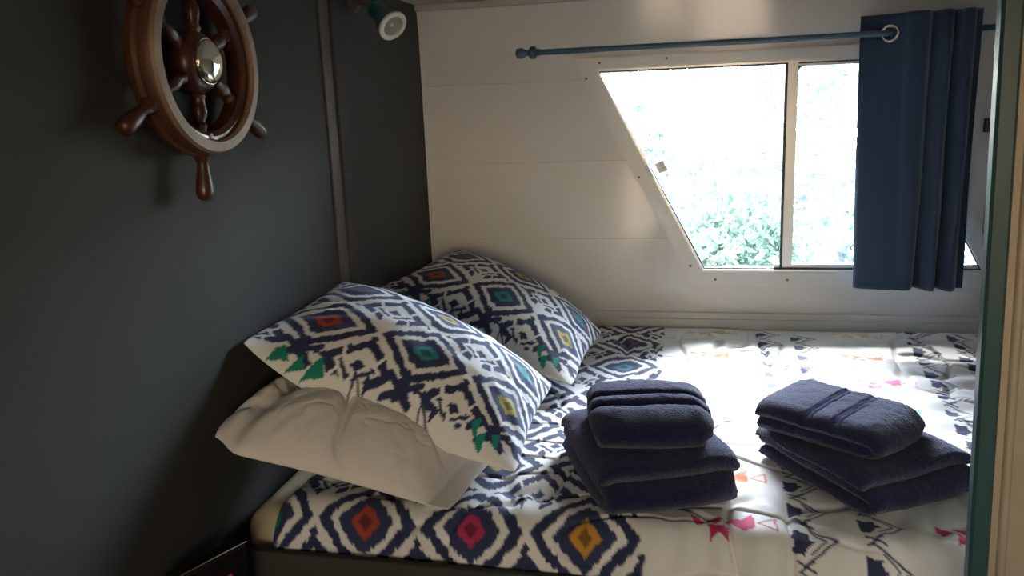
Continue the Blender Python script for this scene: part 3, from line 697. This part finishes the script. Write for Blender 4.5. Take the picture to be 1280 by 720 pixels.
# ------------------------------------------------------------------ towels
def towel(label, cx, cy, z0, a, b, th, layers, ang, seed, bands=(), droop=0.0, puff=0.0, tilt_=(0, 0)):
    """folded terry towel: one long strip folded to and fro, a = folded length, b = width"""
    t = th / layers; path = []; half = a / 2
    step = 0.006; s_acc = 0
    for k in range(layers):
        zc = t * (k + .5); xs_ = np.arange(-half + t / 2, half - t / 2, step)
        if k % 2: xs_ = xs_[::-1]
        jit = .007 * math.sin(seed * 3.1 + k * 2.3)
        for x in xs_: path.append((x + jit * (x / half), zc))
        if k < layers - 1:
            sg = 1 if k % 2 == 0 else -1; xe = sg * (half - t / 2)
            for q_ in np.linspace(-PI / 2, PI / 2, 9)[1:-1]:
                path.append((xe + sg * (t / 2) * math.cos(q_) * 1.5 + jit * sg, zc + t / 2 + t / 2 * math.sin(q_)))
    path = np.array(path); n_ = len(path)
    tg = np.gradient(path, axis=0); tg /= np.linalg.norm(tg, axis=1)[:, None]; nr = np.stack([-tg[:, 1], tg[:, 0]], 1)
    hw = t * .50
    outl = np.concatenate([path + nr * hw, (path - nr * hw)[::-1]])           # closed outline in (x, z)
    cen = np.concatenate([path, path[::-1]])
    nvy = max(30, int(b / .006)); V = []
    ys = np.linspace(-1, 1, nvy)
    endr = np.clip((1 - np.abs(ys)) * (b / 2) / (hw * 1.2), 0, 1); endr = np.sqrt(1 - (1 - endr) ** 2); endr[0] = endr[-1] = 0.05
    for jy, yv in enumerate(ys):
        o2 = cen + (outl - cen) * endr[jy]
        lay = np.floor(o2[:, 1] / t)
        off = .006 * np.sin(lay * 2.7 + seed) * np.sign(yv)
        yb = yv * b / 2 + off * abs(yv) ** 6
        V.append(np.stack([o2[:, 0], np.full(len(o2), 0.0) + yb, o2[:, 1]], 1))
    V = np.array(V)                                                # nvy, m, 3
    def deform(V):
        x, y, z = V[..., 0].copy(), V[..., 1].copy(), V[..., 2].copy()
        ex = np.clip(np.abs(x) / (a / 2), 0, 1.1); ey = np.clip(np.abs(y) / (b / 2), 0, 1.1)
        f_ = 1 - .13 * sstep(.70, 1.05, ex) - .12 * sstep(.75, 1.05, ey) + puff * (1 - ex ** 2) * (1 - ey ** 2)
        z2 = z * f_
        z2 += (z / th) * (.010 * fnoise(x * 9 + seed, y * 9, seed) + .004 * fnoise(x * 30, y * 30, seed + 1))
        for bx, dep, wd in bands: z2 -= (z / th) ** 2 * dep * np.exp(-((x - bx + .006 * fnoise(y * 9, x * 0, seed)) / wd) ** 2)
        sh = 1 - .05 * sstep(.3, 1, ey) * ex ** 4; x2 = x * sh; y2 = y * (1 - .06 * ex ** 4)
        x2 += .010 * fnoise(z * 40, y * 8, seed + 3); y2 += .010 * fnoise(z * 40, x * 8, seed + 4)
        nn = .0022 * (vnoise(x * 260 + z * 90, y * 260 + z * 170, seed + 7) - .5)
        z2 = z2 + nn * 1.3 + tilt_[0] * x + tilt_[1] * y; x2 += nn; y2 += nn
        z2 -= droop * ex ** 3 * (z / th)
        return np.stack([x2, y2, z2], -1)
    Vd = deform(V); zmin = 0.0015
    Vd[..., 2] = np.maximum(Vd[..., 2], zmin + tilt_[0] * V[..., 0] + tilt_[1] * V[..., 1] if any(tilt_) else zmin)
    c, s_ = math.cos(ang), math.sin(ang)
    def place(P): return np.stack([cx + P[..., 0] * c - P[..., 1] * s_, cy + P[..., 0] * s_ + P[..., 1] * c, z0 + P[..., 2]], -1)
    W_ = place(Vd).reshape(-1, 3); m = V.shape[1]
    F = []
    for j in range(nvy - 1):
        for i in range(m):
            i2 = (i + 1) % m; F.append((j * m + i, j * m + i2, (j + 1) * m + i2, (j + 1) * m + i))
    for j in (0, nvy - 1):
        for i in range(n_ - 1):
            F.append((j * m + i, j * m + i + 1, j * m + 2 * n_ - 2 - i, j * m + 2 * n_ - 1 - i))
    root = thing('towel', label, 'towel', (cx, cy, z0), 'folded navy towels')
    o = mesh_obj('terry_cloth', W_, F, MT['terry'], root, True)
    bm = bmesh.new(); bm.from_mesh(o.data); bmesh.ops.recalc_face_normals(bm, faces=bm.faces); bm.to_mesh(o.data); bm.free()
    for bx, dep, wd in bands:
        if dep <= 0.0035: continue
        for off in (-.55 * wd, .55 * wd):
            xs_ = np.linspace(bx + off - .0026, bx + off + .0026, 4); yb = np.linspace(-b / 2 * .93, b / 2 * .93, 60)
            G = np.array([[(x, y, th) for y in yb] for x in xs_]); Gd = deform(G); Gd[..., 2] += .0022
            mesh_obj('woven_band', place(Gd).reshape(-1, 3), grid_faces(4, 60), MT['satin'], root, True)
    return root

# left stack
towel('folded navy bath towel at the bottom of the left stack', -.088, 1.652, .008, .362, .300, .100, 3, math.radians(-68), 3, puff=.06)
towel('smaller folded navy towel on top of the left stack', -.082, 1.662, .106, .235, .250, .074, 2, math.radians(-82), 5, bands=((-.012, .014, .011), (.045, .014, .011)), puff=.08)
# right stack
towel('folded navy bath towel at the bottom of the right stack', .372, 1.722, .008, .350, .300, .080, 3, math.radians(-57), 8, puff=.05)
towel('folded navy towel with woven bands on top of the right stack', .318, 1.745, .086, .290, .225, .066, 2, math.radians(-37), 12, bands=((-.012, .0042, .012), (.048, .0042, .012)), puff=.06)

# ------------------------------------------------------------------ small device below the bed corner, and the locker it stands on
lk = MB().box(XL + .004, -.70, .86, 1.335, ZF, -.150, .004).build('bedside_locker', MT['locker'])
props(lk, 'dark low locker in the corner beside the head of the bed', 'locker')
ang = math.radians(65.6)
dev = thing('electronic_device', 'small black device with a silver edge and red light beside the bed corner', 'device', (-.890, 1.21, -.150))
def dv_box(x0, x1, y0, y1, z0, z1, bev):
    mb = MB(); mb.box(x0, x1, y0, y1, z0, z1, bev, rot=Matrix.Translation((-.890, 1.212, 0)) @ Matrix.Rotation(ang, 4, 'Z')); return mb
dv_box(-.074, .074, -.02, .02, -.150, -.013, .006).build('body', MT['black_gloss'], dev)
pts = [(-.076, -.021, -.12), (-.076, -.021, -.022), (-.072, -.021, -.014), (-.064, -.021, -.010), (.0, -.021, -.010), (.076, -.021, -.010)]
Mx = Matrix.Translation((-.890, 1.212, 0)) @ Matrix.Rotation(ang, 4, 'Z')
MB().tube([(Mx @ Vector(q_))[:] for q_ in pts], .0016, 8).build('silver_edge', MT['chrome'], dev, True)
dv_box(.012, .036, -.0225, -.0195, -.070, -.060, .001).build('display', MT['red_glow'], dev)

# ================================================================== OUTSIDE
gr = MB().box(-14, 14, D + .3, 26, ZF - .55, ZF - .50).build('grass', MT['grass']); gr['kind'] = 'stuff'
props(gr, 'sunlit grass outside the window', 'grass')
def foliage(n_, cx, cy, z0, rx, ry, h, size, seed, flat=False):
    r_ = np.random.default_rng(seed); V = []; F = []
    for k in range(n_):
        if flat:
            x = cx + r_.uniform(-rx, rx); y = cy + r_.uniform(-ry, ry); z = z0 + h * r_.random()
        else:
            d = r_.normal(size=3); d /= np.linalg.norm(d); q_ = .55 + .45 * r_.random() ** .5
            q_ *= .8 + .4 * mnoise.noise(Vector((d[0] * 2 + seed, d[1] * 2, d[2] * 2)))
            x = cx + d[0] * rx * q_; y = cy + d[1] * ry * q_; z = z0 + h / 2 + d[2] * h / 2 * q_
        a = Vector(r_.normal(size=3)).normalized(); b_ = a.orthogonal().normalized(); s_ = size * (.6 + .8 * r_.random())
        P = Vector((x, y, z)); i0 = len(V)
        V += [(P - a * s_)[:], (P + b_ * s_ * .45)[:], (P + a * s_)[:], (P - b_ * s_ * .45)[:]]; F.append((i0, i0 + 1, i0 + 2, i0 + 3))
    return V, F
gz = ZF - .46
def bush(name, label, cx, cy, rx, ry, h, n_, size, m, seed, stems=3):
    t = thing(name, label, 'bush', (cx, cy, gz))
    V, F = foliage(n_, cx, cy, gz, rx, ry, h, size, seed); mesh_obj('foliage', V, F, m, t)
    mb = MB()
    for k in range(stems):
        a = k * 2.1; mb.tube([(cx + .05 * math.cos(a), cy + .05 * math.sin(a), gz), (cx + rx * .4 * math.cos(a), cy + ry * .4 * math.sin(a), gz + h * .7)], .02, 6)
    mb.build('stem', MT['wood_dark'], t)
bush('bush', 'bright green leafy bush just outside the lower left of the window', 0.26, 4.55, .62, .42, 1.66, 8500, .030, MT['leaf'], 5)
bush('bush', 'pale green bush outside the window behind the curtain edge', 1.75, 4.6, .5, .4, 1.25, 3000, .030, MT['leaf'], 6)
hg = thing('hedge', 'tall pale hedge across the garden beyond the window', 'hedge', (0.5, 5.6, gz))
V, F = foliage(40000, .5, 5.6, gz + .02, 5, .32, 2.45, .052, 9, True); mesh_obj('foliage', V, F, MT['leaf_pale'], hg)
